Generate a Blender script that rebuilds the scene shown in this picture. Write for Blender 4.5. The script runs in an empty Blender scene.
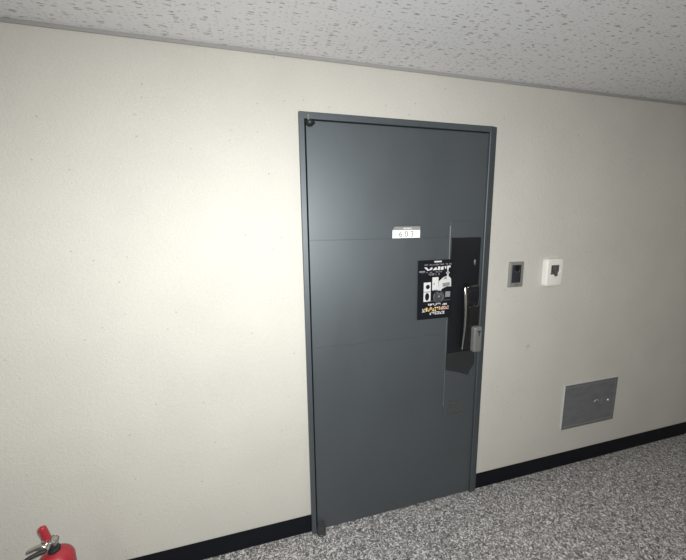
import bpy, bmesh, math, random
from mathutils import Vector, Matrix
random.seed(7)
C = bpy.context.scene.collection
PI = math.pi

# ---------------------------------------------------------------- helpers
def new_bm(): return bmesh.new()

def add_box(bm, x0, x1, y0, y1, z0, z1, bev=0.0, seg=2):
    t = bmesh.new()
    r = bmesh.ops.create_cube(t, size=1.0)
    bmesh.ops.scale(t, vec=(x1-x0, y1-y0, z1-z0), verts=t.verts)
    bmesh.ops.translate(t, vec=((x0+x1)/2, (y0+y1)/2, (z0+z1)/2), verts=t.verts)
    if bev > 0:
        bmesh.ops.bevel(t, geom=list(t.edges), offset=bev, segments=seg, profile=0.5, affect='EDGES')
    merge(bm, t)

def merge(bm, t, mat=None):
    if mat is not None: bmesh.ops.transform(t, matrix=mat, verts=t.verts)
    me = bpy.data.meshes.new('tmp'); t.to_mesh(me); t.free()
    bm.from_mesh(me); bpy.data.meshes.remove(me)

def rounded_prism(bm, x0, x1, z0, z1, yb, yf, r, taper=0.0, edge=0.003, n=8):
    """rounded rectangle standing on the plane y=yb, its front at yf (yf<yb), edge-rounded front"""
    def ring(inset, y):
        X0, X1, Z0, Z1 = x0+inset, x1-inset, z0+inset, z1-inset
        rr = max(r-inset, 0.0006); out = []
        for cx, cz, a0 in ((X1-rr, Z1-rr, 0), (X0+rr, Z1-rr, PI/2), (X0+rr, Z0+rr, PI), (X1-rr, Z0+rr, 1.5*PI)):
            for k in range(n+1):
                a = a0 + k*PI/2/n
                out.append(bm.verts.new((cx+rr*math.cos(a), y, cz+rr*math.sin(a))))
        return out
    rings = [ring(0, yb), ring(taper, yf+edge)]
    for k in range(1, 5):
        a = k/4*PI/2
        rings.append(ring(taper+edge*(1-math.cos(a)), yf+edge*(1-math.sin(a))))
    m = len(rings[0])
    for a, b in zip(rings, rings[1:]):
        for i in range(m):
            bm.faces.new((a[i], a[(i+1) % m], b[(i+1) % m], b[i]))
    bm.faces.new(rings[-1]); bm.faces.new(rings[0][::-1])

def add_prism(bm, pts, yb, yf):
    """polygon in x,z extruded from yb to yf"""
    a = [bm.verts.new((p[0], yb, p[1])) for p in pts]
    b = [bm.verts.new((p[0], yf, p[1])) for p in pts]
    m = len(pts)
    for i in range(m): bm.faces.new((a[i], a[(i+1) % m], b[(i+1) % m], b[i]))
    bm.faces.new(b); bm.faces.new(a[::-1])

def add_lathe(bm, prof, n=40, mat=None):
    t = bmesh.new(); rings = []
    for r, z in prof:
        if r < 1e-6: rings.append([t.verts.new((0, 0, z))])
        else: rings.append([t.verts.new((r*math.cos(2*PI*k/n), r*math.sin(2*PI*k/n), z)) for k in range(n)])
    for a, b in zip(rings, rings[1:]):
        for k in range(n):
            q = (k+1) % n
            if len(a) == 1 and len(b) == 1: continue
            if len(a) == 1: t.faces.new((a[0], b[q], b[k]))
            elif len(b) == 1: t.faces.new((a[k], a[q], b[0]))
            else: t.faces.new((a[k], a[q], b[q], b[k]))
    if len(rings[0]) > 1: t.faces.new(rings[0][::-1])
    if len(rings[-1]) > 1: t.faces.new(rings[-1])
    merge(bm, t, mat)

def add_tube(bm, pts, r, n=12, closed=False):
    pts = [Vector(p) for p in pts]; rings = []; N = len(pts)
    for i, p in enumerate(pts):
        if closed: d = pts[(i+1) % N]-pts[i-1]
        else: d = pts[min(i+1, N-1)]-pts[max(i-1, 0)]
        d.normalize()
        u = d.cross(Vector((0.13, 0.31, 0.94))); u.normalize(); v = d.cross(u)
        rr = r[i] if isinstance(r, (list, tuple)) else r
        rings.append([bm.verts.new(p+rr*(math.cos(2*PI*k/n)*u+math.sin(2*PI*k/n)*v)) for k in range(n)])
    pairs = list(zip(rings, rings[1:])) + ([(rings[-1], rings[0])] if closed else [])
    for a, b in pairs:
        for k in range(n):
            bm.faces.new((a[k], a[(k+1) % n], b[(k+1) % n], b[k]))
    if not closed:
        bm.faces.new(rings[0][::-1]); bm.faces.new(rings[-1])

def obj(name, bm, m, parent=None, smooth=False):
    bmesh.ops.recalc_face_normals(bm, faces=bm.faces)
    me = bpy.data.meshes.new(name); bm.to_mesh(me); bm.free()
    me.materials.append(m)
    if smooth:
        for p in me.polygons: p.use_smooth = True
        me.set_sharp_from_angle(angle=math.radians(38))
    o = bpy.data.objects.new(name, me); C.objects.link(o)
    if parent is not None:
        o.parent = parent
        w = parent.location.copy(); q = parent.parent
        while q is not None: w += q.location; q = q.parent
        for v in me.vertices: v.co -= w
    return o

def thing(name, label, cat, loc, group=None):
    o = bpy.data.objects.new(name, None); C.objects.link(o)
    o.location = loc; o.empty_display_size = 0.05
    o['label'] = label; o['category'] = cat
    if group: o['group'] = group
    return o

def struct(name, bm, m):
    o = obj(name, bm, m); o['kind'] = 'structure'; return o

def text_bm(bm, s, x, z, size, yb, yf, spacing=1.0, sx=1.0):
    cu = bpy.data.curves.new('glyphs', 'FONT'); cu.body = s; cu.size = size
    cu.space_character = spacing; cu.align_x = 'CENTER'; cu.align_y = 'CENTER'
    cu.extrude = abs(yf-yb)/2
    o = bpy.data.objects.new('glyphs', cu); C.objects.link(o)
    bpy.context.view_layer.update()
    dg = bpy.context.evaluated_depsgraph_get()
    me = bpy.data.meshes.new_from_object(o.evaluated_get(dg))
    bpy.data.objects.remove(o)
    M = Matrix.Translation((x, (yb+yf)/2, z)) @ Matrix.Rotation(PI/2, 4, 'X') @ Matrix.Diagonal((sx, 1, 1, 1))
    me.transform(M); bm.from_mesh(me); bpy.data.meshes.remove(me)

# ---------------------------------------------------------------- materials
def mat(name, col, rough=0.5, metal=0.0, spec=0.5, coat=0.0):
    m = bpy.data.materials.new(name); m.use_nodes = True
    b = m.node_tree.nodes['Principled BSDF']
    b.inputs['Base Color'].default_value = (*col, 1); b.inputs['Roughness'].default_value = rough
    b.inputs['Metallic'].default_value = metal; b.inputs['Specular IOR Level'].default_value = spec
    b.inputs['Coat Weight'].default_value = coat
    return m

class NT:
    def __init__(s, m): s.t = m.node_tree; s.b = s.t.nodes['Principled BSDF']
    def n(s, typ, **kw):
        nd = s.t.nodes.new(typ)
        for k, v in kw.items():
            if hasattr(nd, k): setattr(nd, k, v)
            else: nd.inputs[k].default_value = v
        return nd
    def l(s, a, b): s.t.links.new(a, b)
    def math(s, op, a, b=None, clamp=False):
        nd = s.t.nodes.new('ShaderNodeMath'); nd.operation = op; nd.use_clamp = clamp
        for i, v in enumerate((a, b)):
            if v is None: continue
            if isinstance(v, (int, float)): nd.inputs[i].default_value = v
            else: s.l(v, nd.inputs[i])
        return nd.outputs[0]
    def mix(s, f, a, b):
        nd = s.t.nodes.new('ShaderNodeMix'); nd.data_type = 'RGBA'
        if isinstance(f, (int, float)): nd.inputs[0].default_value = f
        else: s.l(f, nd.inputs[0])
        for i, v in ((6, a), (7, b)):
            if isinstance(v, tuple): nd.inputs[i].default_value = (*v, 1)
            else: s.l(v, nd.inputs[i])
        return nd.outputs[2]
    def ramp(s, f, stops):
        nd = s.t.nodes.new('ShaderNodeValToRGB'); e = nd.color_ramp.elements
        while len(e) < len(stops): e.new(0.5)
        for el, (p, c) in zip(e, stops):
            el.position = p; el.color = (*c, 1) if isinstance(c, tuple) else (c, c, c, 1)
        s.l(f, nd.inputs[0]); return nd.outputs[0]
    def coords(s, scale=(1, 1, 1), loc=(0, 0, 0), rot=(0, 0, 0)):
        tc = s.t.nodes.new('ShaderNodeTexCoord'); mp = s.t.nodes.new('ShaderNodeMapping')
        mp.inputs['Scale'].default_value = scale; mp.inputs['Location'].default_value = loc
        mp.inputs['Rotation'].default_value = rot
        s.l(tc.outputs['Object'], mp.inputs[0]); return mp.outputs[0]
    def bump(s, h, strength, dist):
        nd = s.n('ShaderNodeBump'); nd.inputs['Strength'].default_value = strength; nd.inputs['Distance'].default_value = dist
        s.l(h, nd.inputs['Height']); s.l(nd.outputs[0], s.b.inputs['Normal'])

WALL = (0.596, 0.584, 0.534)
def wall_material(name, stain=False):
    m = mat(name, WALL, 0.62, spec=0.3); k = NT(m)
    v = k.coords()
    n1 = k.n('ShaderNodeTexNoise', Scale=3.0, Detail=4.0); k.l(v, n1.inputs['Vector'])
    n2 = k.n('ShaderNodeTexNoise', Scale=180.0, Detail=2.0); k.l(v, n2.inputs['Vector'])
    vo = k.n('ShaderNodeTexVoronoi', Scale=26.0); k.l(v, vo.inputs['Vector'])
    base = k.mix(k.ramp(n1.outputs[0], [(0.3, 0.0), (0.7, 1.0)]), tuple(c*0.965 for c in WALL), tuple(min(1, c*1.035) for c in WALL))
    # little roller pits and specks
    sep = k.n('ShaderNodeSeparateColor'); k.l(vo.outputs['Color'], sep.inputs[0])
    rare = k.math('GREATER_THAN', sep.outputs[0], 0.74)
    dot = k.math('MULTIPLY', k.math('LESS_THAN', vo.outputs['Distance'], 0.085), rare)
    base = k.mix(k.math('MULTIPLY', dot, 0.38), base, (0.16, 0.14, 0.11))
    fine = k.ramp(n2.outputs[0], [(0.35, 0.93), (0.65, 1.0)])
    mu = k.n('ShaderNodeMix'); mu.data_type = 'RGBA'; mu.blend_type = 'MULTIPLY'; mu.inputs[0].default_value = 1
    k.l(base, mu.inputs[6]); k.l(fine, mu.inputs[7]); base = mu.outputs[2]
    if stain:
        d = k.n('ShaderNodeVectorMath', operation='DISTANCE'); k.l(k.coords(scale=(1, 0, 1)), d.inputs[0])
        d.inputs[1].default_value = (1.501, 0, 0.883)
        f = k.ramp(d.outputs['Value'], [(0.006, 0.45), (0.02, 0.0)])
        base = k.mix(f, base, (0.36, 0.32, 0.28))
    k.l(base, k.b.inputs['Base Color'])
    n3 = k.n('ShaderNodeTexNoise', Scale=70.0, Detail=2.0); k.l(v, n3.inputs['Vector'])
    k.bump(k.math('SUBTRACT', k.math('ADD', k.math('MULTIPLY', n2.outputs[0], 0.6), n3.outputs[0]), k.math('MULTIPLY', dot, 1.2)), 0.4, 0.003)
    return m
M_wall = wall_material('cream_wall_paint', True)
M_wall2 = wall_material('cream_wall_paint_plain')

def ceiling_material():
    m = mat('fissured_ceiling_tile', (0.66, 0.66, 0.665), 0.85, spec=0.2); k = NT(m)
    # short dark fissures running along the corridor
    wob = k.n('ShaderNodeTexNoise', Scale=60.0, Detail=2.0); k.l(k.coords(), wob.inputs['Vector'])
    def fiss(sc, thr, rad, off):
        v = k.coords(scale=sc, loc=off)
        ad = k.n('ShaderNodeVectorMath', operation='ADD'); k.l(v, ad.inputs[0])
        sc2 = k.n('ShaderNodeVectorMath', operation='SCALE'); k.l(wob.outputs['Color'], sc2.inputs[0]); sc2.inputs['Scale'].default_value = 0.45
        k.l(sc2.outputs[0], ad.inputs[1])
        vo = k.n('ShaderNodeTexVoronoi', Scale=1.0, voronoi_dimensions='2D'); k.l(ad.outputs[0], vo.inputs['Vector'])
        sp = k.n('ShaderNodeSeparateColor'); k.l(vo.outputs['Color'], sp.inputs[0])
        return k.math('MULTIPLY', k.math('LESS_THAN', vo.outputs['Distance'], rad), k.math('GREATER_THAN', sp.outputs[0], thr))
    a = fiss((20, 76, 1), 0.68, 0.20, (3, 1, 0)); b = fiss((46, 130, 1), 0.74, 0.22, (7, 2, 0))
    f = k.math('MAXIMUM', a, k.math('MULTIPLY', b, 0.7))
    n1 = k.n('ShaderNodeTexNoise', Scale=240.0, Detail=2.0); k.l(k.coords(), n1.inputs['Vector'])
    base = k.mix(k.ramp(n1.outputs[0], [(0.35, 0.0), (0.65, 1.0)]), (0.69, 0.69, 0.70), (0.76, 0.76, 0.772))
    br = k.n('ShaderNodeTexBrick', Scale=1.0); br.offset = 0.5; br.inputs['Mortar Size'].default_value = 0.0012
    br.inputs['Brick Width'].default_value = 0.6; br.inputs['Row Height'].default_value = 0.3
    br.inputs['Mortar Smooth'].default_value = 0.3
    k.l(k.coords(loc=(0.13, 0.02, 0)), br.inputs['Vector'])
    base = k.mix(k.math('MULTIPLY', br.outputs['Fac'], 0.22), base, (0.25, 0.24, 0.23))
    base = k.mix(k.math('MULTIPLY', f, 0.60), base, (0.17, 0.16, 0.15))
    k.l(base, k.b.inputs['Base Color'])
    k.bump(k.math('SUBTRACT', n1.outputs[0], f), 0.35, 0.003)
    return m
M_ceil = ceiling_material()

def floor_material():
    m = mat('speckled_floor_tile', (0.2, 0.2, 0.2), 0.42, spec=0.5); k = NT(m)
    w = k.n('ShaderNodeTexNoise', Scale=22.0, Detail=3.0); k.l(k.coords(), w.inputs['Vector'])
    sc = k.n('ShaderNodeVectorMath', operation='SCALE'); k.l(w.outputs['Color'], sc.inputs[0]); sc.inputs['Scale'].default_value = 0.05
    ad = k.n('ShaderNodeVectorMath', operation='ADD'); k.l(k.coords(), ad.inputs[0]); k.l(sc.outputs[0], ad.inputs[1])
    n1 = k.n('ShaderNodeTexNoise', Scale=125.0, Detail=5.0, Roughness=0.8); k.l(ad.outputs[0], n1.inputs['Vector'])
    vo = k.n('ShaderNodeTexVoronoi', Scale=165.0); k.l(ad.outputs[0], vo.inputs['Vector'])
    sp = k.n('ShaderNodeSeparateColor'); k.l(vo.outputs['Color'], sp.inputs[0])
    s = k.math('ADD', k.math('MULTIPLY', n1.outputs[0], 0.62), k.math('MULTIPLY', sp.outputs[0], 0.38))
    base = k.ramp(s, [(0.31, (0.07, 0.067, 0.065)), (0.44, (0.19, 0.185, 0.182)), (0.56, (0.33, 0.322, 0.316)), (0.64, (0.62, 0.605, 0.595)), (0.72, (0.82, 0.805, 0.79))])
    br = k.n('ShaderNodeTexBrick', Scale=1.0); br.offset = 0.0; br.inputs['Mortar Size'].default_value = 0.0016
    br.inputs['Brick Width'].default_value = 0.45; br.inputs['Row Height'].default_value = 0.45
    k.l(k.coords(loc=(0.12, 0.28, 0)), br.inputs['Vector'])
    base = k.mix(k.math('MULTIPLY', br.outputs['Fac'], 0.35), base, (0.05, 0.048, 0.045))
    k.l(base, k.b.inputs['Base Color'])
    k.l(k.ramp(n1.outputs[0], [(0.3, 0.34), (0.7, 0.52)]), k.b.inputs['Roughness'])
    k.bump(n1.outputs[0], 0.15, 0.001)
    return m
M_floor = floor_material()

def door_paint(name, col, rough, ior=1.5, spec=0.5):
    m = mat(name, col, rough, spec=spec); k = NT(m); k.b.inputs['IOR'].default_value = ior
    if ior > 1.5: k.b.inputs['Specular Tint'].default_value = (0.84, 0.94, 1.0, 1)
    n1 = k.n('ShaderNodeTexNoise', Scale=4.0, Detail=5.0, Roughness=0.6); k.l(k.coords(scale=(1, 1, 0.6)), n1.inputs['Vector'])
    n2 = k.n('ShaderNodeTexNoise', Scale=420.0, Detail=1.0); k.l(k.coords(), n2.inputs['Vector'])
    k.l(k.mix(k.ramp(n1.outputs[0], [(0.35, 0.0), (0.68, 1.0)]), tuple(c*0.94 for c in col), tuple(c*1.05 for c in col)), k.b.inputs['Base Color'])
    k.l(k.ramp(n1.outputs[0], [(0.3, rough-0.03), (0.7, rough+0.04)]), k.b.inputs['Roughness'])
    k.bump(n2.outputs[0], 0.06, 0.0006)
    return m
M_door = door_paint('grey_door_paint', (0.036, 0.042, 0.047), 0.53, 1.8, 0.76)
M_frame = door_paint('grey_frame_paint', (0.036, 0.043, 0.050), 0.53, 1.8, 0.72)
M_gap = mat('dark_rubber_seal', (0.008, 0.008, 0.009), 0.8)
M_hinge = mat('dark_hinge_metal', (0.035, 0.04, 0.04), 0.45, 0.6)
M_pivot = mat('grey_pivot_metal', (0.05, 0.055, 0.058), 0.45, 0.2)
M_base = door_paint('black_rubber_skirting', (0.006, 0.007, 0.011), 0.5, 1.5, 0.15)
M_trim = mat('grey_ceiling_moulding', (0.34, 0.335, 0.325), 0.5)
M_black = mat('black_gloss_plastic', (0.010, 0.010, 0.011), 0.16)
M_panel = door_paint('black_lock_panel', (0.010, 0.0108, 0.013), 0.30, 1.5, 0.3)
M_patch = door_paint('charcoal_patch', (0.022, 0.024, 0.026), 0.4)
M_chrome = mat('chrome', (0.78, 0.78, 0.77), 0.16, 1.0)
M_grey = mat('grey_metallic_plastic', (0.20, 0.20, 0.20), 0.42, 0.35)
M_white = mat('white_plastic', (0.78, 0.77, 0.72), 0.4)
M_plate = mat('white_acrylic', (0.95, 0.95, 0.95), 0.35)
M_ink = mat('dark_grey_ink', (0.16, 0.16, 0.15), 0.6)
M_pale = mat('pale_grey_print', (0.62, 0.62, 0.60), 0.5)
M_silver = mat('silver_strip', (0.30, 0.30, 0.285), 0.4, 0.2)
M_pblack = mat('black_flyer_print', (0.008, 0.009, 0.013), 0.38, spec=0.28)
M_pwhite = mat('white_flyer_print', (0.66, 0.66, 0.67), 0.45)
M_pgrey = mat('grey_flyer_print', (0.24, 0.24, 0.25), 0.45)
M_pdark = mat('charcoal_flyer_print', (0.055, 0.057, 0.06), 0.45)
M_pyel = mat('yellow_flyer_print', (0.85, 0.60, 0.22), 0.45)
M_ppink = mat('peach_flyer_print', (0.78, 0.52, 0.38), 0.45)
M_red = mat('red_gloss_paint', (0.33, 0.018, 0.030), 0.42, coat=0.15)
M_rubber = mat('black_rubber', (0.015, 0.015, 0.016), 0.6)
M_brass = mat('dull_chrome', (0.50, 0.52, 0.48), 0.28, 1.0)

def steel():
    m = mat('brushed_steel', (0.16, 0.168, 0.175), 0.4, 0.3); k = NT(m)
    n = k.n('ShaderNodeTexNoise', Scale=9.0, Detail=5.0, Roughness=0.7); k.l(k.coords(scale=(1, 1, 4)), n.inputs['Vector'])
    k.l(k.mix(k.ramp(n.outputs[0], [(0.35, 0.0), (0.7, 1.0)]), (0.160, 0.172, 0.180), (0.225, 0.233, 0.242)), k.b.inputs['Base Color'])
    k.l(k.ramp(n.outputs[0], [(0.35, 0.36), (0.7, 0.5)]), k.b.inputs['Roughness'])
    return m
M_steel = steel()
def residue():
    m = mat('residue', (0.05, 0.052, 0.052), 0.6); k = NT(m)
    n = k.n('ShaderNodeTexNoise', Scale=70.0, Detail=3.0); k.l(k.coords(scale=(1, 1, 2)), n.inputs['Vector'])
    k.l(k.mix(k.ramp(n.outputs[0], [(0.42, 0.0), (0.6, 1.0)]), (0.038, 0.043, 0.046), (0.075, 0.077, 0.076)), k.b.inputs['Base Color'])
    return m
M_resid = residue()

def mottled():
    m = mat('mottled_grey_sticker', (0.06, 0.06, 0.06), 0.6); k = NT(m)
    n = k.n('ShaderNodeTexNoise', Scale=130.0, Detail=2.0); k.l(k.coords(), n.inputs['Vector'])
    k.l(k.mix(k.ramp(n.outputs[0], [(0.4, 0.0), (0.62, 1.0)]), (0.035, 0.036, 0.036), (0.13, 0.13, 0.125)), k.b.inputs['Base Color'])
    return m
M_mott = mottled()

# ---------------------------------------------------------------- room shell
XL, XR, YB, H = -3.0, 5.0, -2.05, 2.3185
FX0, FX1, FZ = 0.1655, 1.1800, 2.0925           # outer edges of the door frame
bm = new_bm()
add_box(bm, XL, FX0+0.01, 0, 0.16, 0, H); add_box(bm, FX1-0.01, XR, 0, 0.16, 0, H)
add_box(bm, FX0+0.01, FX1-0.01, 0, 0.16, FZ-0.01, H)
struct('wall_front', bm, M_wall)
bm = new_bm(); add_box(bm, XL, XR, YB-0.1, YB, 0, H); struct('wall_back', bm, M_wall2)
bm = new_bm(); add_box(bm, XL-0.1, XL, YB-0.1, 0.16, 0, H); struct('wall_left', bm, M_wall2)
bm = new_bm(); add_box(bm, XR, XR+0.1, YB-0.1, 0.16, 0, H); struct('wall_right', bm, M_wall2)
bm = new_bm(); add_box(bm, XL-0.1, XR+0.1, YB-0.1, 0.16, -0.1, 0); struct('floor', bm, M_floor)
bm = new_bm(); add_box(bm, XL-0.1, XR+0.1, YB-0.1, 0.16, H, H+0.1); struct('ceiling', bm, M_ceil)
bm = new_bm(); add_box(bm, XL, XR, -0.006, 0, H-0.013, H); struct('trim_1', bm, M_trim)
bm = new_bm(); add_box(bm, XL, FX0, -0.004, 0, 0, 0.1020, 0.0015); struct('baseboard_left', bm, M_base)
bm = new_bm(); add_box(bm, FX1, XR, -0.004, 0, 0, 0.1020, 0.0015); struct('baseboard_right', bm, M_base)

# ---------------------------------------------------------------- the door
door = bpy.data.objects.new('door_1', None); C.objects.link(door)
door.location = (0.665, 0, 0); door['kind'] = 'structure'
door['label'] = 'dark grey steel apartment door in a grey frame'; door['category'] = 'door'
YF, YL = -0.022, -0.011                         # front of the frame, front of the leaf
IX0, IX1, IZ = 0.1890, 1.1330, 2.0645           # frame opening
bm = new_bm()
for a in ((FX0, IX0, YF, 0.12, 0, FZ), (IX0-0.002, IX1+0.002, YF, 0.12, IZ, FZ)):
    add_box(bm, *a, 0.0016)
sec = [(IX1, 0.12), (IX1, YF+0.002), (IX1+0.002, YF), (IX1+0.006, YF), (FX1-0.001, YF+0.012), (FX1, YF+0.013), (FX1, 0.12)]
lo_, hi_ = [bm.verts.new((x, y, 0)) for x, y in sec], [bm.verts.new((x, y, FZ)) for x, y in sec]
for i in range(len(sec)): bm.faces.new((lo_[i], lo_[(i+1) % len(sec)], hi_[(i+1) % len(sec)], hi_[i]))
bm.faces.new(lo_[::-1]); bm.faces.new(hi_)
obj('door_frame', bm, M_frame, door)
bm = new_bm()
add_box(bm, IX0, IX1, 0.045, 0.06, 0, IZ)                    # stop and seal behind the gap round the leaf
add_box(bm, IX0, IX1, 0.0, 0.045, 0, 0.006)
obj('seal', bm, M_gap, door)
LX0, LX1, LZ0, LZ1 = 0.1970, 1.1320, 0.008, 2.0600
G1, G2, SX = 1.5430, 1.0240, 0.9300
bm = new_bm()
add_box(bm, LX0, LX1, YL+0.0015, 0.04, LZ0, LZ1)
g = 0.0010
for z0, z1 in ((LZ0, G2-g), (G2+g, G1-g), (G1+g, LZ1)):       # face sheets meeting at two fine grooves
    add_box(bm, LX0, LX1, YL, YL+0.002, z0, z1, 0.0006, 1)
leaf = obj('door_leaf', bm, M_door, door)
bm = new_bm()
add_box(bm, SX, LX1-0.010, YL-0.003, YL+0.001, 0.535, 1.625, 0.0012)
obj('lock_side_sheet', bm, M_door, door)
YS = YL-0.003
bm = new_bm(); add_box(bm, SX-0.0012, SX+0.0012, YS-0.0012, YS+0.002, 1.40, 1.60, 0.0005, 1)  # light line on the sheet's lit edge, put in as bright strips
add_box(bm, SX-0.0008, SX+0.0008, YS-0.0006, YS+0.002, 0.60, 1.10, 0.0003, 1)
obj('edge_highlight_strip', bm, mat('sheet_edge_highlight', (0.55, 0.55, 0.56), 0.3, 0.9), door)['label'] = 'bright metal edge strip'
bm = new_bm(); add_prism(bm, [(SX+0.002, 0.815), (SX+0.09, 0.79), (SX+0.150, 0.765), (SX+0.160, 0.79), (SX+0.186, 0.83), (SX+0.186, 0.912), (SX+0.002, 0.912)], YS, YS-0.0008)  # darker patch just below the lock panel
obj('dark_patch', bm, M_patch, door)
bm = new_bm(); add_box(bm, SX+0.022, SX+0.125, YS-0.0007, YS, 0.538, 0.625, 0.0003, 1)
obj('sticker_residue', bm, M_resid, door)
# hinges: round pivots at the two hinge-side corners
bm = new_bm()
add_lathe(bm, [(0, -0.014), (0.009, -0.012), (0.017, -0.006), (0.0205, 0.002), (0.019, 0.009), (0.012, 0.013), (0, 0.014)], 28, Matrix.Translation((0.212, -0.020, 2.046)))
add_box(bm, 0.200, 0.236, -0.020, YL, 2.044, 2.056, 0.003)
obj('hinge', bm, M_hinge, door, True)
bm = new_bm()
add_lathe(bm, [(0, 0.0), (0.025, 0.0), (0.025, 0.006), (0.0225, 0.008), (0.0225, 0.044), (0.019, 0.050), (0, 0.050)], 32, Matrix.Translation((0.2135, -0.026, 0.001)))
add_box(bm, 0.200, 0.234, -0.024, YL, 0.010, 0.046, 0.003)
obj('hinge', bm, M_pivot, door, True)
bm = new_bm(); add_lathe(bm, [(0, 0), (0.0045, 0), (0.0045, 0.02), (0, 0.02)], 14, Matrix.Translation((0.206, -0.026, 2.058)))
obj('hinge_pin', bm, M_chrome, door, True)
# black lock panel and the lock on it
bm = new_bm(); rounded_prism(bm, SX+0.006, 1.1150, 0.912, 1.5400, YS+0.001, YS-0.004, 0.004, 0.0, 0.0015, 4)
obj('lock_panel', bm, M_panel, door, True)['label'] = 'black glossy panel behind the lock'
YP = YS-0.004
bm = new_bm(); rounded_prism(bm, 1.0800, 1.0880, 1.392, 1.423, YP+0.001, YP-0.003, 0.0035, 0, 0.001, 5)
obj('keyhole_cover', bm, M_chrome, door, True)
bm = new_bm(); rounded_prism(bm, 1.012, 1.096, 0.930, 1.298, YP+0.001, YP-0.044, 0.020, 0.004, 0.010)
lock = obj('lock_body', bm, M_black, door, True)
YK = YP-0.044
bm = new_bm(); rounded_prism(bm, 1.030, 1.086, 1.205, 1.268, YK+0.004, YK-0.002, 0.010, 0, 0.002)
obj('keypad', bm, M_panel, lock, True)
bm = new_bm(); rounded_prism(bm, 1.024, 1.090, 0.935, 1.188, YK+0.006, YK-0.012, 0.012, 0.002, 0.006)
obj('push_handle', bm, M_black, lock, True)
bm = new_bm()
pts = []
for k in range(15):
    f = k/14; z = 0.940+f*0.340
    pts.append((1.0085+0.004*math.sin(f*PI*0.9), YP-0.030-0.010*math.sin(f*PI), z))
add_tube(bm, pts, [0.0045+0.0045*(k/14) for k in range(13)]+[0.0085, 0.004], 14)
obj('trim_strip', bm, M_chrome, lock, True)
bm = new_bm(); rounded_prism(bm, 1.040, 1.094, 0.932, 1.076, YP-0.040, YP-0.082, 0.014, 0.002, 0.009)
grip = obj('grip', bm, M_grey, lock, True); grip['label'] = 'grey lower grip'
bm = new_bm(); rounded_prism(bm, 1.060, 1.080, 1.046, 1.053, YP-0.078, YP-0.0835, 0.002, 0, 0.0006, 3)
rounded_prism(bm, 1.0685, 1.0735, 1.025, 1.046, YP-0.078, YP-0.0835, 0.002, 0, 0.0006, 3)
obj('slot', bm, M_rubber, lock, True)

# ---------------------------------------------------------------- room number plate
px0, px1, pz0, pz1 = 0.608, 0.756, 1.5445, 1.6005
pl = thing('room_number_plate', 'white and grey number plate reading 603 on the dark door', 'sign', ((px0+px1)/2, YL, pz0))
bm = new_bm(); add_box(bm, px0, px1, YL-0.005, YL, pz0, pz1-0.017, 0.001); obj('plate', bm, M_plate, pl)
bm = new_bm()
add_prism(bm, [(px0, pz1-0.0168), (px1, pz1-0.0168), (px1, pz1), (px0+0.010, pz1)], YL, YL-0.006)
hs = obj('header_strip', bm, M_silver, pl); hs['label'] = 'grey header strip'
bm = new_bm()
x = px0+0.056
for w in (0.005, 0.007, 0.004, 0.008, 0.006, 0.005):
    add_box(bm, x, x+w, YL-0.0063, YL-0.0055, pz1-0.0125+random.uniform(-.001, .001), pz1-0.0055, 0.0); x += w+0.0018
obj('lettering', bm, M_pale, hs)
bm = new_bm(); text_bm(bm, '603', (px0+px1)/2-0.001, pz0+0.0185, 0.040, YL-0.0052, YL-0.0048, 1.55)
obj('digits', bm, M_ink, pl)
bm = new_bm(); add_box(bm, px0+0.04, px1-0.006, YL-0.004, YL, pz0-0.0028, pz0-0.0002); obj('bottom_edge', bm, M_rubber, pl)

# ---------------------------------------------------------------- flyer on the door
fx0, fx1, fz0, fz1 = 0.7465, 0.9510, 1.1185, 1.4300
fl = thing('flyer', 'black flyer with white headline, small photos and yellow lettering stuck on the door', 'flyer', ((fx0+fx1)/2, YL, fz0))
FY0 = YS-0.0052
def fxy(u, v):                                    # flyer fractions, v from the top
    return fx0+(fx1-fx0)*(0.012*(v)+u*(1-0.012*v)), fz1-(fz1-fz0)*v
def frect(bm, u0, u1, v0, v1, h=0.0006, lift=0.0):
    p = [fxy(u0, v0), fxy(u1, v0), fxy(u1, v1), fxy(u0, v1)]
    add_prism(bm, p, FY0-0.0004, FY0-0.001-h-lift)
bm = new_bm(); pp = [fxy(0, 0), fxy(1, 0), fxy(1, 1), fxy(0, 1)]
# sheet stands a little off the leaf where it laps over the lock-side sheet
add_prism(bm, pp, FY0, FY0-0.001); add_prism(bm, [fxy(0.1, .1), fxy(.88, .1), fxy(.88, .9), fxy(.1, .9)], YL, FY0)
sheet = obj('sheet', bm, M_pblack, fl)
def glyphs(bm, u0, u1, v0, v1, n, dens=0.8):
    """a row of small illegible printed marks"""
    w = (u1-u0)/n
    for i in range(n):
        if random.random() > dens+0.1: continue
        a = u0+i*w; k = random.randint(0, 3); hv = v1-v0
        e = w*0.78
        if k != 1: frect(bm, a, a+e, v0, v0+hv*0.3)
        frect(bm, a+e*random.choice((0, .3, .65)), a+e*random.choice((.75, 1.0)), v0+hv*0.25, v0+hv*0.72)
        if k != 2: frect(bm, a+e*.1, a+e*.95, v0+hv*0.70, v1)
def piece(name, m, fn, par=None):
    b = new_bm(); fn(b); return obj(name, b, m, par or fl)
piece('top_bar', M_pale, lambda b: frect(b, .45, .66, .018, .042))
def headline(b):                                  # bold broken-up headline letters
    for q in ([(.17, .118), (.24, .118), (.30, .160), (.37, .122), (.40, .122), (.40, .158), (.27, .178)],
              [(.42, .160), (.50, .118), (.56, .165), (.42, .172)], [(.56, .112), (.62, .112), (.62, .172), (.56, .172)],
              [(.64, .120), (.72, .112), (.72, .168), (.64, .172)], [(.745, .108), (.80, .118), (.80, .150), (.77, .160)],
              [(.82, .108), (.92, .106), (.92, .135), (.87, .140), (.86, .190), (.83, .190)]):
        add_prism(b, [fxy(*t) for t in q], FY0-0.0004, FY0-0.0016)
    frect(b, .83, .87, .20, .27); frect(b, .80, .90, .215, .235)
piece('headline', M_pwhite, headline)
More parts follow.
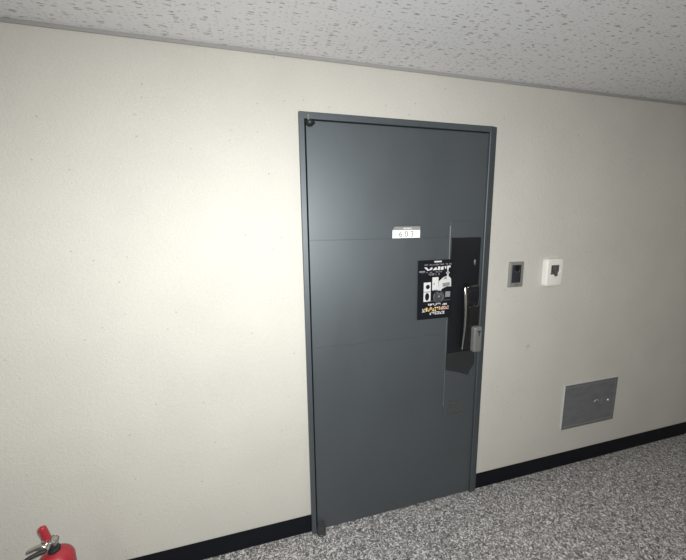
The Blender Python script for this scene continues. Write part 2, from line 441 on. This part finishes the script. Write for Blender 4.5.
piece('small_print', M_pgrey, lambda b: glyphs(b, .18, .95, .066, .090, 22))
piece('small_print', M_pgrey, lambda b: (glyphs(b, .05, .68, .190, .210, 14, .6), glyphs(b, .30, .62, .225, .255, 8, .7), frect(b, .04, .20, .175, .200)))
piece('rule_line', M_pgrey, lambda b: frect(b, .30, .95, .690, .694))
piece('caption', M_pwhite, lambda b: glyphs(b, .30, .86, .735, .775, 12))
piece('yellow_lettering', M_pyel, lambda b: glyphs(b, .24, .62, .800, .865, 6, 1.0))
piece('peach_lettering', M_ppink, lambda b: glyphs(b, .62, .92, .795, .850, 6, 1.0))
piece('pale_lettering', M_pale, lambda b: glyphs(b, .14, .23, .815, .875, 3, 1.0))
piece('bottom_lettering', M_pwhite, lambda b: glyphs(b, .36, .80, .878, .928, 9, 0.95))
piece('picture', M_pgrey, lambda b: frect(b, .80, .94, .545, .640))
# photos on the flyer
def disc(bm, u, v, r, lift=0.0006, k=24, sy=1.0):
    c = fxy(u, v); add_prism(bm, [(c[0]+r*math.cos(2*PI*i/k), c[1]+sy*r*math.sin(2*PI*i/k)) for i in range(k)], FY0-0.001, FY0-0.0016-lift)
ph = piece('picture', M_pwhite, lambda b: frect(b, .17, .37, .370, .525))
piece('dark_figure', M_pblack, lambda b: disc(b, .285, .445, .0115), ph)
ph = piece('picture', M_pwhite, lambda b: frect(b, .17, .37, .535, .695))
piece('dark_figure', M_pblack, lambda b: disc(b, .27, .612, .0120, sy=1.7), ph)
bm = new_bm(); frect(bm, .41, .585, .290, .510); ph = obj('picture', bm, M_pwhite, fl)
bm = new_bm(); frect(bm, .445, .475, .385, .415, lift=.0006); obj('dark_figure', bm, M_pgrey, ph)
piece('grey_line', M_pgrey, lambda b: frect(b, .44, .57, .500, .507, lift=.0006), ph)  # printed grey line near the foot of the picture
bm = new_bm()
add_prism(bm, [fxy(*q) for q in ((.60, .36), (.72, .30), (.86, .27), (.95, .33), (.96, .46), (.84, .455), (.70, .49), (.62, .56), (.58, .53))], FY0-0.0004, FY0-0.0016)
ph = obj('picture', bm, M_pale, fl)
bm = new_bm(); add_prism(bm, [fxy(*q) for q in ((.70, .40), (.90, .385), (.93, .44), (.72, .465))], FY0-0.001, FY0-0.0024)
obj('dark_figure', bm, M_pgrey, ph)
piece('dark_figure', M_pgrey, lambda b: add_prism(b, [fxy(*q) for q in ((.72, .33), (.80, .285), (.83, .33))], FY0-0.001, FY0-0.0024), ph)
bm = new_bm(); disc(bm, .61, .625, .033, 0.0, 32); ph = obj('picture', bm, M_pdark, fl)
bm = new_bm(); c = fxy(.61, .625)
for r0, a0, a1 in ((.030, 2.6, 4.0), (.018, 0.3, 2.2), (.026, -0.9, 0.4)):
    add_tube(bm, [(c[0]+r0*math.cos(a0+(a1-a0)*i/10), FY0-0.0018, c[1]+r0*math.sin(a0+(a1-a0)*i/10)) for i in range(11)], 0.0011, 6)
disc(bm, .61, .62, .006, .0012); obj('pale_lines', bm, M_pgrey, ph)

# ---------------------------------------------------------------- wall boxes
ub = thing('doorbell', 'small grey doorbell box with dark front panel beside the door', 'doorbell', (1.36, 0, 1.254))
bm = new_bm(); rounded_prism(bm, 1.3120, 1.4085, 1.2560, 1.4010, 0, -0.012, 0.003, 0.002, 0.002, 4); obj('housing', bm, mat('grey_metal_housing', (0.27, 0.27, 0.255), 0.45, 0.3), ub, True)
bm = new_bm(); rounded_prism(bm, 1.3270, 1.3875, 1.2830, 1.3840, -0.011, -0.0135, 0.003, 0, 0.0008, 4); fp = obj('front_panel', bm, mat('dark_glass', (0.028, 0.030, 0.038), 0.2), ub, True)
fp['label'] = 'dark glossy front panel'
bm = new_bm(); rounded_prism(bm, 1.3465, 1.3735, 1.345, 1.382, -0.013, -0.0165, 0.008, 0, 0.001, 6); obj('lens_window', bm, M_black, fp, True)
bm = new_bm(); add_tube(bm, [(1.3600+0.0135*math.cos(a), -0.0155, 1.3515+0.008*math.sin(a)) for a in [PI*1.0+PI*i/14 for i in range(15)]], 0.0014, 8); obj('lens_rim', bm, M_chrome, fp, True)
bm = new_bm()
for z in (1.2665, 1.2735): rounded_prism(bm, 1.350, 1.374, z, z+0.003, -0.011, -0.0125, 0.001, 0, 0.0004, 3)
obj('slots', bm, mat('slot_grey', (0.10, 0.10, 0.10), 0.6), ub, True)

ib = thing('intercom', 'white rounded intercom box with small dark grey square in front', 'intercom', (1.606, 0, 1.25))
bm = new_bm(); rounded_prism(bm, 1.5480, 1.6740, 1.2480, 1.4150, 0.003, -0.029, 0.022, 0.0035, 0.009, 10); obj('housing', bm, M_white, ib, True)
bm = new_bm()
q = [(1.5790, 1.3755), (1.6350, 1.3755), (1.6350, 1.3350), (1.6290, 1.3345), (1.6290, 1.3110), (1.6170, 1.3110), (1.6110, 1.3060), (1.6030, 1.3210), (1.5760, 1.3220), (1.5790, 1.3300)]
add_prism(bm, q, -0.028, -0.0298); obj('grille', bm, M_mott, ib)
bm = new_bm(); rounded_prism(bm, 1.6420, 1.6470, 1.3310, 1.3480, -0.028, -0.0305, 0.002, 0, 0.0008, 4); obj('indicator', bm, M_plate, ib, True)

ap = thing('access_panel', 'flat brushed steel access hatch set low in the wall', 'hatch', (2.03, 0, 0.284))
ax0, ax1, az0, az1 = 1.7975, 2.2465, 0.2905, 0.5975
bm = new_bm()
for a in ((ax0, ax1, az0, az0+.016), (ax0, ax1, az1-.016, az1), (ax0, ax0+.016, az0+.016, az1-.016), (ax1-.016, ax1, az0+.016, az1-.016)):
    add_box(bm, a[0], a[1], -0.0085, 0, a[2], a[3])
obj('hatch_frame', bm, M_steel, ap)
bm = new_bm(); add_box(bm, ax0-.0012, ax1+.0012, -0.0072, 0, az0-.0012, az1+.0012); e = obj('edge_highlight_rim', bm, mat('steel_edge_highlight', (0.62, 0.62, 0.62), 0.4, 0.2), ap); e['label'] = 'outer edge with painted highlight'  # pale colour stands in for lamp light on the hatch's side faces
bm = new_bm(); add_box(bm, ax0+.0175, ax1-.0175, -0.0080, 0, az0+.0175, az1-.0175, 0.001)
hd = obj('hatch_door', bm, M_steel, ap)
bm = new_bm(); rounded_prism(bm, 2.120, 2.185, 0.422, 0.470, -0.0075, -0.011, 0.006, 0, 0.0012, 5); lt = obj('latch', bm, M_steel, hd, True)
bm = new_bm(); add_lathe(bm, [(0, 0), (0.006, 0), (0.006, .003), (0.004, .005), (0, .0055)], 20, Matrix.Translation((2.172, -0.0107, 0.447)) @ Matrix.Rotation(PI/2, 4, 'X')); obj('latch_button', bm, M_plate, hd, True)
bm = new_bm(); add_tube(bm, [(2.075+0.02*math.cos(a), -0.0085, 0.442+0.018*math.sin(a)) for a in [0.5+2.3*i/12 for i in range(13)]], 0.0016, 8); obj('finger_pull', bm, M_pale, hd, True)

ap.location += Vector((0.0205, 0, -0.0155)); ub.location += Vector((0.0075, 0, -0.004)); ib.location += Vector((0.011, 0, -0.006))
# ---------------------------------------------------------------- fire extinguisher
EX, EY = -0.832, -0.207
fe = thing('fire_extinguisher', 'red fire extinguisher with chrome valve standing at the foot of the wall', 'fire extinguisher', (EX, EY, 0))
T = Matrix.Translation((EX, EY, 0)); Rb = 0.056; zs = 0.374
bm = new_bm()
prof = [(0, 0.004), (0.046, 0.0), (0.052, 0.004), (Rb, 0.014), (Rb, zs)]
for k in range(1, 11):
    a = k/10*PI/2*0.86
    prof.append((Rb*math.cos(a), zs+Rb*0.98*math.sin(a)))
prof.append((0.013, zs+0.058)); prof.append((0, zs+0.058))
add_lathe(bm, prof, 56, T); obj('cylinder', bm, M_red, fe, True)
bm = new_bm(); add_lathe(bm, [(0.0, zs+.050), (0.019, zs+.050), (0.019, zs+.062), (0.014, zs+.065), (0.014, zs+.088), (0.010, zs+.094), (0, zs+.094)], 28, T)
obj('collar', bm, M_rubber, fe, True)
zv = zs+0.078
bm = new_bm(); add_box(bm, EX-.030, EX+.014, EY-.012, EY+.012, zv, zv+.026, 0.004)
add_tube(bm, [(EX-.006, EY-.008, zv+.012), (EX-.006, EY-.036, zv+.012)], 0.008, 14)
va = obj('valve', bm, M_brass, fe, True)
bm = new_bm(); add_lathe(bm, [(0, 0), (.014, 0), (.014, .010), (.012, .012), (0, .012)], 24, Matrix.Translation((EX-.022, EY-.012, zv+.008)) @ Matrix.Rotation(PI/2, 4, 'X'))
obj('pressure_gauge', bm, M_brass, va, True)
# squeeze lever: rounded red bar rising to the left
def bar(name, p0, p1, w, t, m, par):
    p0, p1 = Vector(p0), Vector(p1); d = (p1-p0); L = d.length; d.normalize()
    yv = Vector((0, 1, 0)); n = d.cross(yv); n.normalize()
    B = bmesh.new(); bb = new_bm()
    rounded_prism(B, 0, L, -w/2, w/2, t/2, -t/2, min(w/2*.98, .012), 0, t*0.45, 6)
    Mx = Matrix(((d.x, n.x, yv.x, p0.x), (d.y, n.y, yv.y, p0.y), (d.z, n.z, yv.z, p0.z), (0, 0, 0, 1)))
    merge(bb, B, Mx); return obj(name, bb, m, par, True)
bar('squeeze_lever', (EX-.008, EY, zv+.010), (EX-.023, EY-.002, zv+.085), 0.021, 0.017, M_red, fe)
bar('carry_handle', (EX-.018, EY, zv+.012), (EX-.078, EY-.004, zv-.004), 0.020, 0.007, M_brass, fe)
bm = new_bm(); cx, cz = EX+.016, zv+.036
add_tube(bm, [(cx+.012*math.cos(2*PI*i/20), EY-.014+.004*math.sin(2*PI*i/20), cz+.012*math.sin(2*PI*i/20)) for i in range(20)], 0.0022, 8, True)
obj('safety_pin', bm, M_chrome, fe, True)
bm = new_bm(); pts = []
for k in range(25):
    f = k/24
    pts.append((EX-.006-.080*math.sin(f*PI)*(1-f*.2), EY-.036-.045*math.sin(f*PI*.7), zv+.012+.015*math.sin(f*PI)-.27*f*f))
add_tube(bm, pts, 0.0075, 12); ho = obj('hose', bm, M_rubber, fe, True)
bm = new_bm(); e = Vector(pts[-1]); add_tube(bm, [e+Vector((0, 0, .004)), e-Vector((0, 0, .03)), e-Vector((0, 0, .05))], [.008, .011, .009], 14); obj('nozzle', bm, M_rubber, ho, True)

# ---------------------------------------------------------------- camera
R = ((0.9630294595712177, -0.05624015010895608, 0.26346025414413216),
     (-0.26909868314733815, -0.1548819391162325, 0.9505774474833517),
     (-0.012655383294753447, -0.9863308929823287, -0.16429002045877633))
cam = bpy.data.cameras.new('camera'); co = bpy.data.objects.new('camera', cam); C.objects.link(co)
CP = Vector((-0.060, -1.5068, 1.6104))
co.matrix_world = Matrix(((R[0][0], -R[0][1], -R[0][2], CP.x), (R[1][0], -R[1][1], -R[1][2], CP.y), (R[2][0], -R[2][1], -R[2][2], CP.z), (0, 0, 0, 1)))
cam.sensor_width = 36; cam.lens = 328.13/686*36; cam.clip_start = 0.02
bpy.context.scene.camera = co

# ---------------------------------------------------------------- light: the phone's own lamp beside the lens, two added ambient fill lights
L = bpy.data.lights.new('flash', 'SPOT'); lo = bpy.data.objects.new('flash', L); C.objects.link(lo)
L.energy = 147; L.spot_size = math.radians(164); L.spot_blend = 1.0; L.shadow_soft_size = 0.012
L.color = (1.0, 1.0, 0.985)
lo.scale = (3.0, 1.0, 1.0)     # wide flat beam
lo.location = (-0.02, -1.51, 1.64)
lo.rotation_euler = (Vector((0.50, 0, 0.76))-Vector(lo.location)).to_track_quat('-Z', 'Y').to_euler()
for x in (-1.6, 2.6):  # unseen area lights added to raise the ambient level
    A = bpy.data.lights.new('ambient_fill', 'AREA'); ao = bpy.data.objects.new('ambient_fill', A); C.objects.link(ao)
    A.shape = 'DISK'; A.size = 0.3; A.energy = 5.5; A.color = (1, 0.97, 0.93)
    ao.location = (x, -1.75, H-0.02)
w = bpy.data.worlds.new('world'); bpy.context.scene.world = w; w.use_nodes = True
w.node_tree.nodes['Background'].inputs[0].default_value = (0.02, 0.02, 0.02, 1)
vs = bpy.context.scene.view_settings
vs.view_transform = 'Standard'; vs.look = 'None'; vs.exposure = 0; vs.gamma = 1; vs.use_curve_mapping = False
